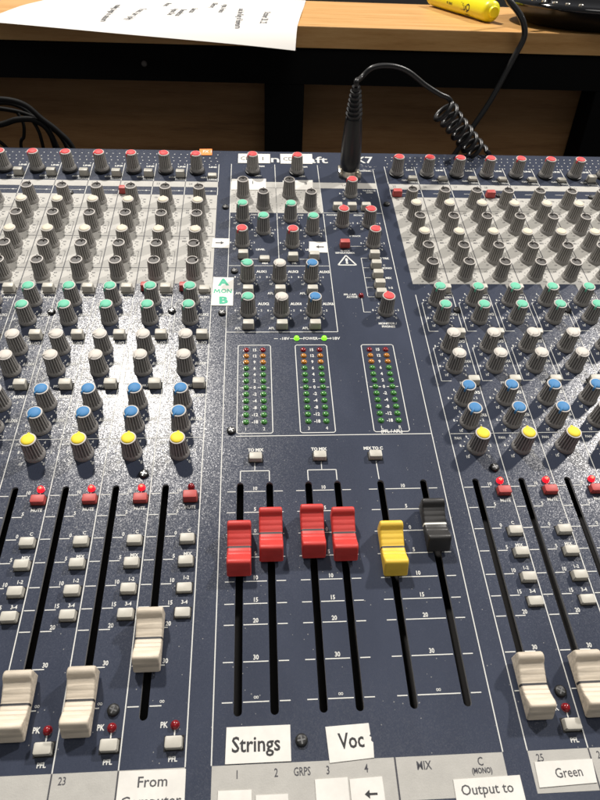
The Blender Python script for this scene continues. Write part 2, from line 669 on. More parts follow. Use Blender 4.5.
    pr.text("/100Hz", s + 13.4, 285.8, 1.6, Z2, W, 0.85)
    for (xa, ya, xb, yb) in ((9.4, 284.4, 17.0, 284.4), (9.4, 287.4, 9.4, 284.4), (17.0, 287.4, 17.0, 284.4)):
        pr.line(s + xa, ya, s + xb, yb, 0.3, Z2, W)
    pr.text(str(n), s - 3.4, 279, 2.6, Z2, D, 0.8)
    pr.line(l + 9, 269.6, r - 1.2, 269.6, 0.35, Z2, W)
    pr.rect(s + 12.6, 269.0, s + 13.8, 270.2, Z2 + 0.03, W)
    # fader scale
    for y, tx in ((0, "10"), (-12.0, "5"), (-24.0, "0"), (-36.0, "5"), (-48.05, "10"), (-58.6, "15"), (-68.1, "20"), (-84.0, "30"), (-100, "∞")):
        pr.line(s - 6.9, y, s - 2.2, y, 0.44, Z2, W)
        pr.line(s + 2.1, y, s + 6.9, y, 0.44, Z2, W)
        pr.text(tx, s + 7.0, y + 1.6, 1.75, Z2, W, 0.85, bold=0.004)
    pr.text("MUTE", s + 13.1, -8.3, 1.6, Z2, W, 0.85, bold=0.01)
    for tx, y in (("C", -21.2), ("MIX", -33.5), ("1-2", -45.3), ("3-4", -56.9)):
        pr.text(tx, s + 13.4, y, 1.55, Z2, W, 0.9, bold=0.005)
    pr.text("PK", s + 8.5, -107.3, 1.95, Z2, W, 0.8, bold=0.008)
    pr.text("PFL", s + 12.9, -119.6, 1.6, Z2, W, 0.95, bold=0.01)
    pr.line(s + 13.0, -109.2, s + 13.0, -111.9, 0.5, Z2, W)
    pr.line(s + 13.0, 0.2, s + 13.0, 2.0, 0.4, Z2, W)
    if n not in (24,):
        pr.text(str(n), s - 3.2, -125.3, 2.7, Z2, D, 0.8, bold=0.01)

# centre section
CL, CR = -25.3, 90.7
pr.line(CL, -122.5, CL, 309, 0.48, Z2, W)
pr.line(CR, -122.5, CR, 303, 0.48, Z2, W)
for x, y0, y1 in ((10.0, 242.8, 309), (45.1, 242.8, 309), (10.0, 180.0, 241.4), (45.1, 115.1, 241.4)):
    pr.line(x, y0, x, y1, 0.48, Z2, W)
pr.line(CL, 115.1, 45.1, 115.1, 0.5, Z2, W)
pr.line(CL, 179.7, 45.1, 179.7, 0.4, Z2, W)
pr.line(45.1, 242.4, CR, 242.4, 0.4, Z2, W)
pr.line(-18, 34.9, CR, 34.9, 0.48, Z2, W)
band("topmid").rect(CL + 0.3, 275.4, CR - 0.3, 283.4, Z1)
band("eqmid").rect(CL + 0.3, 241.8, 44.8, 275.0, Z1)
pr.line(10.0, 242.0, 10.0, 274.8, 0.45, Z2, D)
for n0, xs in (("1", (-15.5, -0.3)), ("2", (20.0, 35.5))):
    for x in xs:
        for y in (264.9, 249.7):
            for k in range(11):
                a = math.radians(-135 + 27 * k) + math.pi / 2
                px, py = x + 7.2 * math.cos(a), y + 7.2 * math.sin(a)
                if 242.5 < py < 274.5:
                    pr.rect(px - 0.32, py - 0.32, px + 0.32, py + 0.32, Z2, D)
KN = [(-15.5, 234.4), (-0.4, 219.4), (-15.6, 204.1), (20.0, 234.4), (35.5, 219.2), (20.0, 203.9), (68.6, 266.9), (58.2, 228.3), (78.4, 228.2), (78.5, 204.2),
      (-11.9, 166.4), (9.6, 166.4), (31.2, 166.4), (-11.3, 133.4), (9.8, 133.3), (31.1, 133.3), (78.4, 133.6)]
for x, y in KN:
    for k in range(11):
        a = math.radians(-135 + 27 * k) + math.pi / 2
        ca, sa = math.cos(a), math.sin(a)
        pr.line(x + 6.4 * ca, y + 6.4 * sa, x + 7.1 * ca, y + 7.2 * sa, 0.48, Z2, W)
        if k % 2 == 0 or k == 5:
            pr.text(str(k), x + 8.5 * ca, y + 8.5 * sa, 1.55, Z2, W, 0.85)
for tx, x, y in (("AUX1", -2.2, 173.4), ("AUX3", 19.4, 173.4), ("AUX5", 41.0, 173.2), ("AUX2", -1.4, 140.9), ("AUX4", 19.8, 140.9), ("AUX6", 41.0, 140.9)):
    pr.text(tx, x, y, 2.1, Z2, W, 0.85, bold=0.015)
for x in (-17.8, 3.4, 24.8):
    for y in (151.2, 118.4):
        pr.text("AFL", x, y, 1.8, Z2, W, 0.85, bold=0.015)
for dx in (0, 35.2):
    pr.text("LEVEL", -2.8 + dx, 197.6, 1.6, Z2, W, 1.0, bold=0.02)
    pr.text("MIX", 0.2 + dx, 182.4, 1.5, Z2, W, 1.0, bold=0.02)
    pr.text("PFL", -14.6 + dx, 182.4, 1.5, Z2, W, 1.0, bold=0.02)
    pr.line(-10.6 + dx, 187.0, -4.4 + dx, 187.0, 0.35, Z2, W)
    pr.text("TRIM", -1.4 + dx, 306.0, 1.7, Z2, W, 1.0, bold=0.02)
    pr.text("GAIN", -4.0 + dx, 292.0, 1.5, Z2, W, 1.0, bold=0.02)
    pr.text("EFX", 5.6 + dx, 216.5, 1.3, Z2, W, 1.0, bold=0.01)
    pr.text("PAN", -7.4 + dx, 239.2, 1.3, Z2, W, 1.0, bold=0.01)
pr.text("TALK", 66.0, 279.4, 2.3, Z2, D, 0.9)
pr.text("TALKBACK", 84.0, 272.6, 1.5, Z2, W, 0.9)
pr.text("LEVEL", 84.0, 270.0, 1.5, Z2, W, 0.9)
pr.text("PHONES", 51.5, 239.6, 1.6, Z2, W, 0.85)
pr.text("MONO", 71.6, 239.6, 1.6, Z2, W, 0.85)
pr.text("MIX", 85.0, 219.6, 1.4, Z2, W, 0.85)
pr.text("2 TRACK", 66.5, 213.8, 1.5, Z2, W, 0.9)
pr.text("CHECK", 57.6, 196.6, 1.3, Z2, W, 1.0)
pr.text("SEPARATE/MIX", 57.2, 194.2, 1.5, Z2, W, 0.9, bold=0.01)
pr.line(62.0, 201.9, 70.0, 201.9, 0.3, Z2, W)
TRI = ((57.6, 191.6), (51.2, 180.9), (64.0, 180.9))
for a, b in ((0, 1), (1, 2), (2, 0)):
    pr.line(*TRI[a], *TRI[b], 1.0, Z2, W)
pr.text("!", 57.6, 184.9, 5.4, Z2 + 0.02, W, 1.1, bold=0.05)
# monitor source column
for y, tx in ((190, "2 TRK"), (179.3, "MONO"), (168.8, "MIX"), (158.8, "1-2"), (149.3, "")):
    if tx:
        pr.text(tx, 84.8, y - 1.8, 1.7, Z2, W, 0.9, bold=0.015)
    pr.line(68.2, y - 1.4, 72.6, y - 1.4, 0.35, Z2, W)
pr.text("C", 83.6, 180.6, 1.5, Z2, W, 0.9)
pr.line(68.2, 148.6, 68.2, 188.8, 0.4, Z2, W)
pr.line(63.8, 133.2, 63.8, 146.6, 0.4, Z2, W)
pr.line(63.8, 133.2, 68.4, 133.2, 0.4, Z2, W)
pr.text("PFL / AFL", 56.6, 150.0, 1.6, Z2, W, 0.9, bold=0.01)
pr.text("ACTIVE", 57.6, 147.6, 1.6, Z2, W, 0.9, bold=0.01)
pr.text("MONITOR /", 78.0, 122.4, 1.6, Z2, W, 0.9, bold=0.015)
pr.text("PHONES", 78.2, 119.6, 1.6, Z2, W, 0.9, bold=0.015)
pr.text("-18V", 11.2, 109.2, 2.3, Z2, W, 0.95, bold=0.02)
pr.text("POWER", 27.4, 109.2, 2.3, Z2, W, 0.8, bold=0.02)
pr.text("+18V", 42.5, 109.2, 2.3, Z2, W, 0.95, bold=0.02)
for xa, xb in ((4.6, 7.0), (14.6, 17.0), (20.6, 22.6), (32.2, 34.4), (37.6, 39.6)):
    pr.line(xa, 109.2, xb, 109.2, 0.5, Z2, W)
# level meters
METERS = [(-17.5, 2.3, -12.6, -2.5, ("1", "2")), (17.5, 37.0, 22.3, 32.4, ("3", "4")), (58.6, 78.6, 63.4, 73.5, ("L", "R"))]
MROWS = [99.5 - k * 5.0 for k in range(12)]
for x0, x1, la, lb, nm in METERS:
    rr = 0.9
    pr.line(x0 + rr, 103.7, x1 - rr, 103.7, 0.5, Z2, W)
    pr.line(x0 + rr, 36.7, x1 - rr, 36.7, 0.5, Z2, W)
    pr.line(x0, 36.7 + rr, x0, 103.7 - rr, 0.5, Z2, W)
    pr.line(x1, 36.7 + rr, x1, 103.7 - rr, 0.5, Z2, W)
    for ax, ay, bx, by in ((x0, 103.7 - rr, x0 + rr, 103.7), (x1 - rr, 103.7, x1, 103.7 - rr), (x0, 36.7 + rr, x0 + rr, 36.7), (x1 - rr, 36.7, x1, 36.7 + rr)):
        pr.line(ax, ay, bx, by, 0.45, Z2, W)
    for y, tx in zip(MROWS, ("15", "12", "9", "6", "4", "2", "0", "-2", "-4", "-8", "-12", "-18")):
        pr.text(tx, (la + lb) / 2, y, 2.0, Z2, W, 0.85, bold=0.012)
    y0 = MROWS[6]
    for xa in (la - 3.4, lb + 1.9):
        pr.line(xa, y0, xa + 1.6, y0, 0.48, Z2, W)
    for xa in (la + 1.9, lb - 3.4):
        pr.line(xa, y0, xa + 1.4, y0, 0.48, Z2, W)
    pr.text(nm[0], la, 39.6, 2.2, Z2, W, 0.85, bold=0.01)
    pr.text(nm[1], lb, 39.6, 2.2, Z2, W, 0.85, bold=0.01)
pr.text("(PFL / AFL)", 68.4, 36.8, 2.0, Z2 + 0.02, W, 0.85, bold=0.01)
# group and mix faders
for tx, x in (("TO MIX", -7.3), ("TO MIX", 26.9), ("MIX TO C", 56.6)):
    pr.text(tx, x, 25.6, 1.7, Z2, W, 0.9, bold=0.02)
for xa, xb in ((-15.3, -0.2), (20.0, 35.1)):
    xm = (xa + xb) / 2
    pr.line(xm, 12.4, xm, 17.4, 0.4, Z2, W)
    pr.line(xa, 12.4, xb, 12.4, 0.5, Z2, W)
    pr.line(xa, 6.0, xa, 12.4, 0.5, Z2, W)
    pr.line(xb, 6.0, xb, 12.4, 0.5, Z2, W)
pr.line(57.3, 6.0, 57.1, 17.4, 0.5, Z2, W)
for xa, xb in ((-15.3, -0.2), (20.0, 35.1), (57.8, 80.5)):
    for y, tx in ((0, "10"), (-12.0, "5"), (-24.0, "0"), (-36.0, "5"), (-48.05, "10"), (-58.6, "15"), (-68.1, "20"), (-84.0, "30"), (-100, "∞")):
        pr.line(xa - 6.6, y, xa - 2.2, y, 0.44, Z2, W)
        pr.line(xa + 2.1, y, xb - 2.2, y, 0.44, Z2, W)
        pr.line(xb + 2.2, y, xb + 6.7, y, 0.44, Z2, W)
        pr.text(tx, (xa + xb) / 2, y + 1.7, 1.8, Z2, W, 0.85, bold=0.006)
band("lowmid").rect(CL + 0.2, -137.3, CR - 0.2, -122.6, Z1)
pr.line(46.8, -137.3, 46.8, -122.6, 0.7, Z2, D)
for tx, x in (("1", -15.3), ("2", -0.2), ("3", 20.0), ("4", 35.1)):
    pr.text(tx, x, -126.0, 2.9, Z2, D, 0.75, bold=0.012)
pr.text("GRPS", 9.9, -126.0, 2.9, Z2, D, 0.7, bold=0.012)
pr.text("MIX", 58.0, -126.0, 3.0, Z2, D, 0.8, bold=0.012)
pr.text("C", 80.8, -125.6, 3.0, Z2, D, 0.8, bold=0.012)
pr.text("(MONO)", 80.8, -128.7, 1.7, Z2, D, 0.8, bold=0.012)
# maker's name and model along the top edge, half hidden by the paper labels
pr.text("Soundcraft", 17.6, 316.6, 9.6, Z2, W, 1.22, bold=0.012)
pr.text("LX7", 81.0, 317.6, 9.6, Z2, W, 1.0, bold=0.012)
pr.text("24 CHANNEL", 82.0, 301.2, 1.7, Z2, W, 0.9, bold=0.01)
for zone, g in BANDS.items():
    g.build("equaliser_field" if zone.startswith("eq") else "write_on_strip", GREY, con)
pr.build("panel_lettering", [PRINT, DARKPRINT], con)

# scuffed white smear beside the plug socket
g = MB()
for k in range(26):
    a = random.uniform(0, 6.28)
    cx, cy = random.gauss(84.5, 4.0), random.gauss(306, 2.6)
    ln, w = random.uniform(0.6, 2.6), random.uniform(0.15, 0.5)
    g.line(cx, cy, cx + ln * math.cos(a), cy + ln * math.sin(a) * 0.6, w, Z2 + 0.04 + k * 0.004)
g.build("scuff_mark", mat("scuffed_paint", (0.36, 0.36, 0.37), 0.7), con)

# ------------------------------------------------------------------ knobs
N = 72                                           # 18 flutes, four edges each


def flute(k, j, r):
    """square-cut grooves between the skirt and the rim"""
    if 3 <= k <= 6:
        return r - (0.0 if j % 4 in (0, 1) else (0.62 if k in (4, 5) else 0.35))
    return r


proto = empty("prototype_holder")


def knob_mesh(name, washer=False):
    g = MB()
    prof = [(5.45, 0.15), (5.4, 1.3), (5.1, 2.0), (4.92, 2.5), (4.84, 3.1), (4.3, 12.4), (4.2, 13.0), (4.2, 13.4), (4.05, 13.8), (3.45, 13.85), (3.35, 12.8)]
    mats = [0] * 7 + [1] * 3 + [0]
    g.lathe(prof, N, 0, mats, rmod=flute)
    for k in range(3, 6):                         # flute shading painted in: ridges lighter as if lit, grooves darker
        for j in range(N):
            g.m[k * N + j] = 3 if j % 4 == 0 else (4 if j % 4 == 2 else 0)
    if washer:
        g.lathe([(5.9, -2.0), (6.2, -1.4), (6.1, -0.3), (5.0, 0.1)], 28, 2)
    return g.build(name, [KNOB, RIM, BLACK, KNOB_RIDGE_LIT, KNOB_GROOVE_SHADE], proto, 50)


def cap_mesh(colour):
    g = MB()
    if colour == 'dark':
        g.lathe([(3.4, 13.0), (3.3, 13.0), (2.2, 12.95), (1.0, 12.9), (0.2, 12.9)], 24)
        g.box(-0.45, 1.8, 12.92, 0.45, 4.35, 14.2, 0, 0.2)
        return g.build("knob_cap", CAPS['dark'], proto, 40)
    g.lathe([(3.43, 13.5), (3.43, 13.95), (3.25, 14.2), (2.3, 14.5), (1.2, 14.62), (0.2, 14.65)], 24)
    # raised pointer that runs over the rim and a little way down the side
    g.loft([[(-1.3, 0.0, 14.3), (1.3, 0.0, 14.3), (0.5, 0.0, 14.5), (-0.5, 0.0, 14.5)],
            [(-1.0, 2.2, 14.2), (1.0, 2.2, 14.2), (0.5, 2.2, 14.72), (-0.5, 2.2, 14.72)],
            [(-0.8, 3.4, 13.7), (0.8, 3.4, 13.7), (0.5, 3.4, 14.45), (-0.5, 3.4, 14.45)],
            [(-0.6, 4.3, 13.3), (0.6, 4.3, 13.3), (0.4, 4.3, 13.95), (-0.4, 4.3, 13.95)],
            [(-0.5, 4.5, 11.6), (0.5, 4.5, 11.6), (0.35, 4.55, 12.5), (-0.35, 4.55, 12.5)]], 0, True)
    return g.build("knob_cap", CAPS[colour], proto, 40)


body_plain = knob_mesh("knob")
body_washer = knob_mesh("knob", True)
CAPM = {c: cap_mesh(c).data for c in CAPS}


def knob(name, x, y, colour, ang, washer=False):
    if not seen(x, y, 8):
        return
    o = place(body_washer if washer else body_plain, name, x + random.uniform(-0.15, 0.15), y + random.uniform(-0.15, 0.15), con, math.radians(ang), 2.0 if washer else 0.0)
    link("knob_cap", CAPM[colour], o)
    return o


MIN = 138      # pointer at seven o'clock
for n in STRIPS:
    s = slot_x(n)
    kx = s + 5.2
    rnd = random.Random(n * 13)
    knob("gain_knob", s + 1.0, 296.8, 'red', rnd.choice((100, 120, 60, 130, 90)), True)
    for y, c in ((254.6, 'dark'), (237.3, 'cream'), (221.3, 'dark'), (202.4, 'cream'), (186.8, 'dark'), (168.8, 'dark')):
        a = rnd.choice((0, 0, 0, -4, 6, -20, 15, 3))
        if n == 24 and y < 200:
            a = -70
        knob("equaliser_knob", kx, y, c, a)
    for y, c in ((143.2, 'green'), (126.2, 'green'), (100.8, 'white'), (84.0, 'white'), (58.8, 'blue'), (42.5, 'blue')):
        a = MIN + rnd.uniform(-4, 4)
        if n in (21, 22) and c == 'white':
            a = rnd.choice((MIN, 20, 100))
        knob("auxiliary_knob", kx, y, c, a)
    knob("pan_knob", kx + 0.4, 25.0, 'yellow', rnd.uniform(-5, 5))
for x, y, c, a in ((-7.8, 297.4, 'red', 120), (27.4, 297.4, 'red', 120)):
    knob("gain_knob", x, y, c, a, True)
for x, y, c, a in ((-15.5, 264.9, 'dark', 0), (-0.3, 249.6, 'dark', -5), (20.0, 265.3, 'dark', 0), (35.5, 249.7, 'dark', -6)):
    knob("equaliser_knob", x, y, c, a)
for x, y, c, a in ((-15.5, 234.4, 'green', MIN), (-0.4, 219.4, 'green', MIN - 10), (20.0, 234.4, 'green', 125), (35.5, 219.2, 'green', 120),
                   (-15.6, 204.1, 'red', MIN), (20.0, 203.9, 'red', MIN), (68.6, 266.9, 'red', 100), (58.2, 228.3, 'red', 0), (78.4, 228.2, 'red', 70),
                   (78.5, 204.2, 'red', -50), (-11.9, 166.4, 'green', 75), (9.6, 166.4, 'white', MIN), (31.2, 166.4, 'blue', MIN),
                   (-11.3, 133.4, 'green', 120), (9.8, 133.3, 'white', MIN), (31.1, 133.3, 'blue', MIN), (78.4, 133.6, 'red', 5)):
    knob("master_knob", x, y, c, a)


# ------------------------------------------------------------------ buttons
def button_mesh(h, m, w=7.0, d=4.6):
    g = MB()
    g.box(-w / 2 - 0.45, -d / 2 - 0.45, 0.13, w / 2 + 0.45, d / 2 + 0.45, 0.25, 1)
    g.box(-w / 2, -d / 2, 0.26, w / 2, d / 2, h, 0, 0.45, 0.12)
    return g.build("button", [m, VOID], proto, 30)


BTN = {(c, h): button_mesh(h, BUTTON if c == 'g' else BUTTON_RED) for c in 'gr' for h in (2.2, 3.4, 5.2)}
BTN_SMALL = button_mesh(5.0, BUTTON_RED, 4.6, 4.2)


def button(name, x, y, c, h, label=None):
    if not seen(x, y, 3):
        return
    o = place(BTN[(c, h)], name, x + random.uniform(-0.12, 0.12), y + random.uniform(-0.1, 0.1), con, random.uniform(-0.015, 0.015))
    if label:
        o["label"] = label
    return o


def dome_mesh(r, h, m, name="indicator_light", core=None):
    g = MB()
    g.lathe([(r * 1.12, 0.13), (r * 1.12, 0.3), (r, 0.32), (r, h * 0.45), (r * 0.86, h * 0.75), (r * 0.5, h * 0.95), (r * 0.1, h)], 18, 0, [0] * 5 + [1])
    return g.build(name, [m, core or m], proto, 60)


LED = {'on': dome_mesh(1.75, 2.3, LED_RED_ON, core=LED_HOT), 'off': dome_mesh(1.65, 2.2, LED_RED), 'gon': dome_mesh(1.6, 2.0, LED_GREEN_ON)}
ML = {'r': dome_mesh(1.62, 1.2, LED_RED), 'a': dome_mesh(1.62, 1.2, LED_AMBER), 'g': dome_mesh(1.62, 1.2, LED_GREEN)}


def led(x, y, k, label):
    if seen(x, y):
        o = place(LED[k], "indicator_light", x, y, con)
        o["label"] = label


for n in STRIPS:
    s = slot_x(n)
    bx = s + 13.0
    rnd = random.Random(n * 7 + 1)
    button("low_cut_button", bx + 0.2, 290.3, 'g', 2.2 if n in (24, 25, 26, 27, 28, 29, 30) else 5.2)
    if n in (25, 28, 22):
        button("phantom_power_button", s - 3.1, 266.6, 'r', 5.2, "red square button standing raised")
    button("equaliser_button", bx, 153.9, 'g', 3.4 if n == 24 else 5.2)
    if n in (23, 24) and seen(s, 155):
        place(BTN_SMALL, "channel_button", s - 1.0, 155.4, con)
    for y in (111.2, 71.6):
        button("prefade_button", bx + 0.5, y, 'g', 5.2)
    button("mute_button", bx + 0.2, -3.2, 'r', 5.2 if n == 24 else 3.4, "red mute button standing raised" if n == 24 else None)
    led(bx, 3.4, 'off' if n == 24 else 'on', "unlit dark red light" if n == 24 else "glowing red light")
    for k, y in enumerate((-26.2, -37.6, -50.4, -61.9)):
        button("routing_button", bx, y, 'g', 2.2 if (n == 24 and k >= 2) or (n in (25, 26) and k == 3) else 3.4)
    button("solo_button", bx, -114.1, 'g', 3.4)
    led(bx, -107.4, 'off', "unlit dark red light")
for x, y, h in ((-15.0, 189.4, 5.2), (0.0, 186.6, 2.2), (19.8, 186.8, 5.2), (34.9, 188.3, 5.2), (-11.4, 152.3, 5.2), (9.9, 152.3, 5.2), (31.4, 152.3, 5.2),
                (-11.1, 119.5, 5.2), (10.0, 119.5, 5.2), (31.0, 119.6, 5.2), (56.5, 247.6, 5.2), (67.4, 247.7, 5.2), (78.3, 247.8, 5.2),
                (77.6, 189.8, 5.2), (77.5, 179.1, 5.2), (77.4, 168.8, 5.2), (77.4, 158.8, 5.2), (77.2, 149.2, 5.2),
                (-7.3, 20.3, 3.4), (27.0, 20.4, 3.4), (56.9, 20.3, 3.4)):
    button("master_button", x, y, 'g', h)
button("talkback_button", 57.6, 202.0, 'r', 5.2, "red square button above the warning triangle")
led(18.7, 109.2, 'gon', "glowing green power light")
led(36.0, 109.2, 'gon', "glowing green power light")
led(63.7, 148.6, 'off', "unlit dark red light")

for x0, x1, la, lb, nm in METERS:
    mt = empty("level_meter", ((x0 + x1) / 2, 70, 0))
    mt.parent = con
    mt["label"] = {"1": "leftmost ladder of unlit meter lights", "3": "middle ladder of unlit meter lights", "L": "right ladder of unlit meter lights"}[nm[0]]
    for k, y in enumerate(MROWS):
        for x in (la, lb):
            place(ML['r' if k == 0 else 'a' if k < 3 else 'g'], "meter_light", x - (x0 + x1) / 2, y - 70, mt)

# screws with crossed recesses
g = MB()
g.lathe([(2.5, 0.13), (2.5, 0.9), (2.2, 1.4), (1.4, 1.6), (0.2, 1.65)], 20)
for a in (0.3, 0.3 + math.pi / 2):
    c, s_ = math.cos(a), math.sin(a)
    g.line(-1.5 * c, -1.5 * s_, 1.7 * c, 1.7 * s_, 0.55, 1.72 + a * 0.01, 1)
scr = g.build("screw", [SCREW, mat("screw_recess", (0.2, 0.2, 0.2), 0.35, 0.9)], proto, 50)
for k, (x, y) in enumerate(((-20.8, 173.6), (-28.1, 132.1), (-28.7, 248.0), (95.6, 254.1), (-60.1, 134.0), (-135.1, 133.2), (-65.1, 11.5), (-20.5, 38.6), (-65.5, -101.0),
                            (120.6, 11.6), (121.2, -101.0), (10.2, -115.1), (125.8, 134.5), (201.1, 134.2), (264.0, 266.4), (187.9, 267.4), (-146.6, 264.8))):
    place(scr, "screw", x, y, con, k * 0.7)


# ------------------------------------------------------------------ fader caps
PROFILE = [(12.3, 2.4), (12.3, 8.9), (12.1, 9.9), (11.6, 10.7), (10.8, 11.1), (9.9, 11.0), (9.1, 10.5), (8.5, 9.7), (8.0, 9.0), (7.2, 8.55),
           (6.4, 8.3), (6.05, 8.0), (5.7, 7.95), (4.9, 7.75), (4.0, 7.45), (3.65, 7.15), (3.3, 7.1), (2.4, 6.9), (1.6, 6.7), (1.2, 6.45), (0.8, 6.35), (0.0, 6.3), (-1.2, 6.45),
           (-2.2, 6.7), (-2.4, 6.64), (-2.6, 6.85), (-4.0, 7.35), (-4.2, 7.3), (-4.4, 7.55), (-6.0, 8.5), (-7.2, 9.4), (-8.1, 9.9), (-8.9, 9.95), (-9.6, 9.55), (-10.1, 8.8), (-10.5, 7.8), (-12.8, 2.4)]


def fader_cap(x, y, colour, label, line_mat):
    g = MB()
    hw = 5.65
    rings = []
    for xx, k in ((-hw, 1.0), (-hw + 0.10, 0.62), (-hw + 0.38, 0.22), (-hw + 0.95, 0.0), (hw - 0.95, 0.0), (hw - 0.38, 0.22), (hw - 0.10, 0.62), (hw, 1.0)):
        rings.append([(xx, py * (1 - k * 0.055), pz - (k * 0.8 if pz > 3 else 0)) for py, pz in PROFILE])
    g.loft(rings, 0, True)
    g.box(-0.9, -4, -14, 0.9, 4, 1.3, 1)
    g.box(-3.8, -10, 1.0, 3.8, 10, 2.38, 1)
    o = g.build("fader_cap", [FADER[colour], BLACK], con, 42)
    o.location = (x * MM, y * MM, 0)
    o["label"] = label
    g = MB()                                      # painted index line, over the top and down both sides
    w = 0.45
    run = [(-hw - 0.05, 3.2), (-hw - 0.05, 5.5), (-hw + 0.06, 5.92), (-hw + 0.34, 6.24), (-hw + 0.95, 6.42)]
    run += [(-a, b) for a, b in reversed(run)]
    for (a, b), (c, d) in zip(run, run[1:]):
        g.face([(a, -w, b), (c, -w, d), (c, 0.0, d - 0.02), (a, 0.0, b - 0.02)])
        g.face([(a, 0.0, b - 0.02), (c, 0.0, d - 0.02), (c, w, d), (a, w, b)])
    g.build("centre_line", line_mat, o)
    return o


LINE_D = mat("dark_line", (0.03, 0.03, 0.035), 0.5)
LINE_W = mat("pale_line", (0.80, 0.78, 0.70), 0.5)
fader_cap(-15.3, -33.6, 'red', "leftmost red fader cap, pulled lowest of the four", LINE_D)
fader_cap(-0.2, -26.8, 'red', "red fader cap second from the left", LINE_D)
fader_cap(20.0, -25.6, 'red', "red fader cap pushed highest of the four", LINE_D)
fader_cap(35.1, -27.5, 'red', "red fader cap beside the yellow one", LINE_D)
fader_cap(57.8, -35.6, 'yellow', "yellow fader cap", LINE_D)
fader_cap(80.5, -23.8, 'black', "black fader cap with a pale line", LINE_W)
fader_cap(slot_x(24), -74.5, 'cream', "cream fader cap pushed partway up its slot", LINE_D)
fader_cap(slot_x(23), -98.2, 'cream', "cream fader cap at the bottom of its slot", LINE_D)
fader_cap(slot_x(22), -98.8, 'cream', "cream fader cap at the bottom of its slot, at the left end", LINE_D)
fader_cap(slot_x(25), -99.2, 'cream', "cream fader cap above the small sticker reading Green", LINE_D)
fader_cap(slot_x(21), -99.0, 'cream', "cream fader cap at the bottom of its slot", LINE_D)
fader_cap(slot_x(27), -99.2, 'cream', "cream fader cap at the bottom of its slot, third on the right", LINE_D)
fader_cap(slot_x(26), -99.2, 'cream', "cream fader cap at the bottom of its slot", LINE_D)


# ------------------------------------------------------------------ paper labels stuck on the panel
def label(quad, label_txt, texts, z=0.16, ink=INK, arrow=None, th=0.22, m=PAPER, arrow_ink=INK):
    """quad: four corners (top left, top right, bottom right, bottom left)"""
    g = MB()
    low = [(x, y, z) for x, y in quad]
    up = [(x, y, z + th) for x, y in quad]
    n = len(quad)
    g.add(low + up, [tuple(reversed(range(n, 2 * n))), tuple(range(n))] + [(k, k + n, (k + 1) % n + n, (k + 1) % n) for k in range(n)])
    o = g.build("paper_label", m, con)
    o["label"] = label_txt
    if texts or arrow:
        g = MB()
        for (tx, x, y, h, cond, ang, bold) in texts:
            if cond > 3:                          # a width in mm instead of a condensing factor
                xs = [p[0] for p in text_mesh(tx, bold, 'CENTER')[0]]
                cond = cond / ((max(xs) - min(xs)) * h / 0.70)
            g.text(tx, x, y, h, z + th + 0.03, 0, cond, ang, bold)
        if "MON" in label_txt:                    # hand-drawn M
            zz = z + th + 0.035
            for a, b, c, d in ((-33.9, 151.2, -33.3, 155.2), (-33.3, 155.2, -32.0, 152.2), (-32.0, 152.2, -30.7, 155.0), (-30.7, 155.0, -30.1, 151.0)):
                g.line(a, b, c, d, 0.75, zz)
                zz += 0.004
        if arrow:
            x0, x1, y, w, hd = arrow
            d = 1 if x1 > x0 else -1
            g.rect(min(x0, x1 - d * hd), y - w / 2, max(x0, x1 - d * hd), y + w / 2, z + th + 0.03)
            g.face([(x1 - d * hd, y - hd * 0.75, z + th + 0.03), (x1, y, z + th + 0.03), (x1 - d * hd, y + hd * 0.75, z + th + 0.03)][::d])
        g.build("lettering", ink, o)
    return o


label([(-19.7, -109.2), (5.9, -109.2), (5.8, -122.2), (-20.0, -122.2)], "white label reading Strings", [("Strings", -7.9, -115.9, 5.5, 19.2, 0.0, 0.018)])
label([(20.1, -110.6), (37.9, -109.9), (38.1, -114.0), (37.6, -114.6), (38.4, -115.1), (38.1, -116.3), (38.9, -117.0), (38.6, -122.4), (20.9, -123.5)],
      "white label reading Voc", [("Voc", 30.2, -116.2, 5.6, 10.4, 0.04, 0.02)])
label([(-60.3, -122.9), (-35.0, -123.1), (-34.8, -140.5), (-60.5, -140.0)], "white label reading From Computer",
      [("From", -47.4, -127.0, 3.6, 11.2, 0.0, 0.012), ("Computer", -47.5, -133.4, 3.6, 22.6, 0.0, 0.012)], ink=INK_SOFT)
label([(68.6, -131.2), (95.3, -130.8), (95.5, -146.0), (68.4, -146.2)], "white label reading Output to", [("Output to", 81.3, -135.0, 3.5, 20.6, 0.012, 0.012)], ink=INK_SOFT)
label([(102.5, -126.6), (126.2, -126.5), (125.4, -134.7), (102.0, -135.4)], "white label reading Green", [("Green", 115.2, -130.9, 3.4, 11.0, 0.03, 0.01)], ink=INK_SOFT)
label([(-22.4, -131.0), (-9.7, -131.1), (-9.6, -144), (-22.6, -144)], "blank white label, leftmost of the row under the groups", [])
label([(-8.1, -133.0), (4.2, -133.1), (4.2, -145), (-8.2, -145)], "blank white label below the second group number", [])
label([(14.7, -128.8), (27.4, -128.6), (27.6, -143), (14.9, -143)], "blank white label below the third group number", [])
label([(28.1, -129.3), (40.9, -128.9), (41.3, -143), (28.3, -143)], "white label with an arrow pointing left", [], arrow=(38.4, 33.4, -134.6, 0.8, 2.0))
label([(-36.9, 210.0), (-24.8, 209.6), (-24.9, 198.8), (-37.4, 199.2)], "white label with an arrow pointing right", [], arrow=(-34.8, -28.6, 204.6, 1.1, 2.4))
label([(32.4, 206.7), (45.0, 206.2), (44.6, 194.2), (31.5, 194.7)], "white label with an arrow pointing left beside the red knob", [], arrow=(42.6, 36.6, 200.6, 1.3, 2.4))
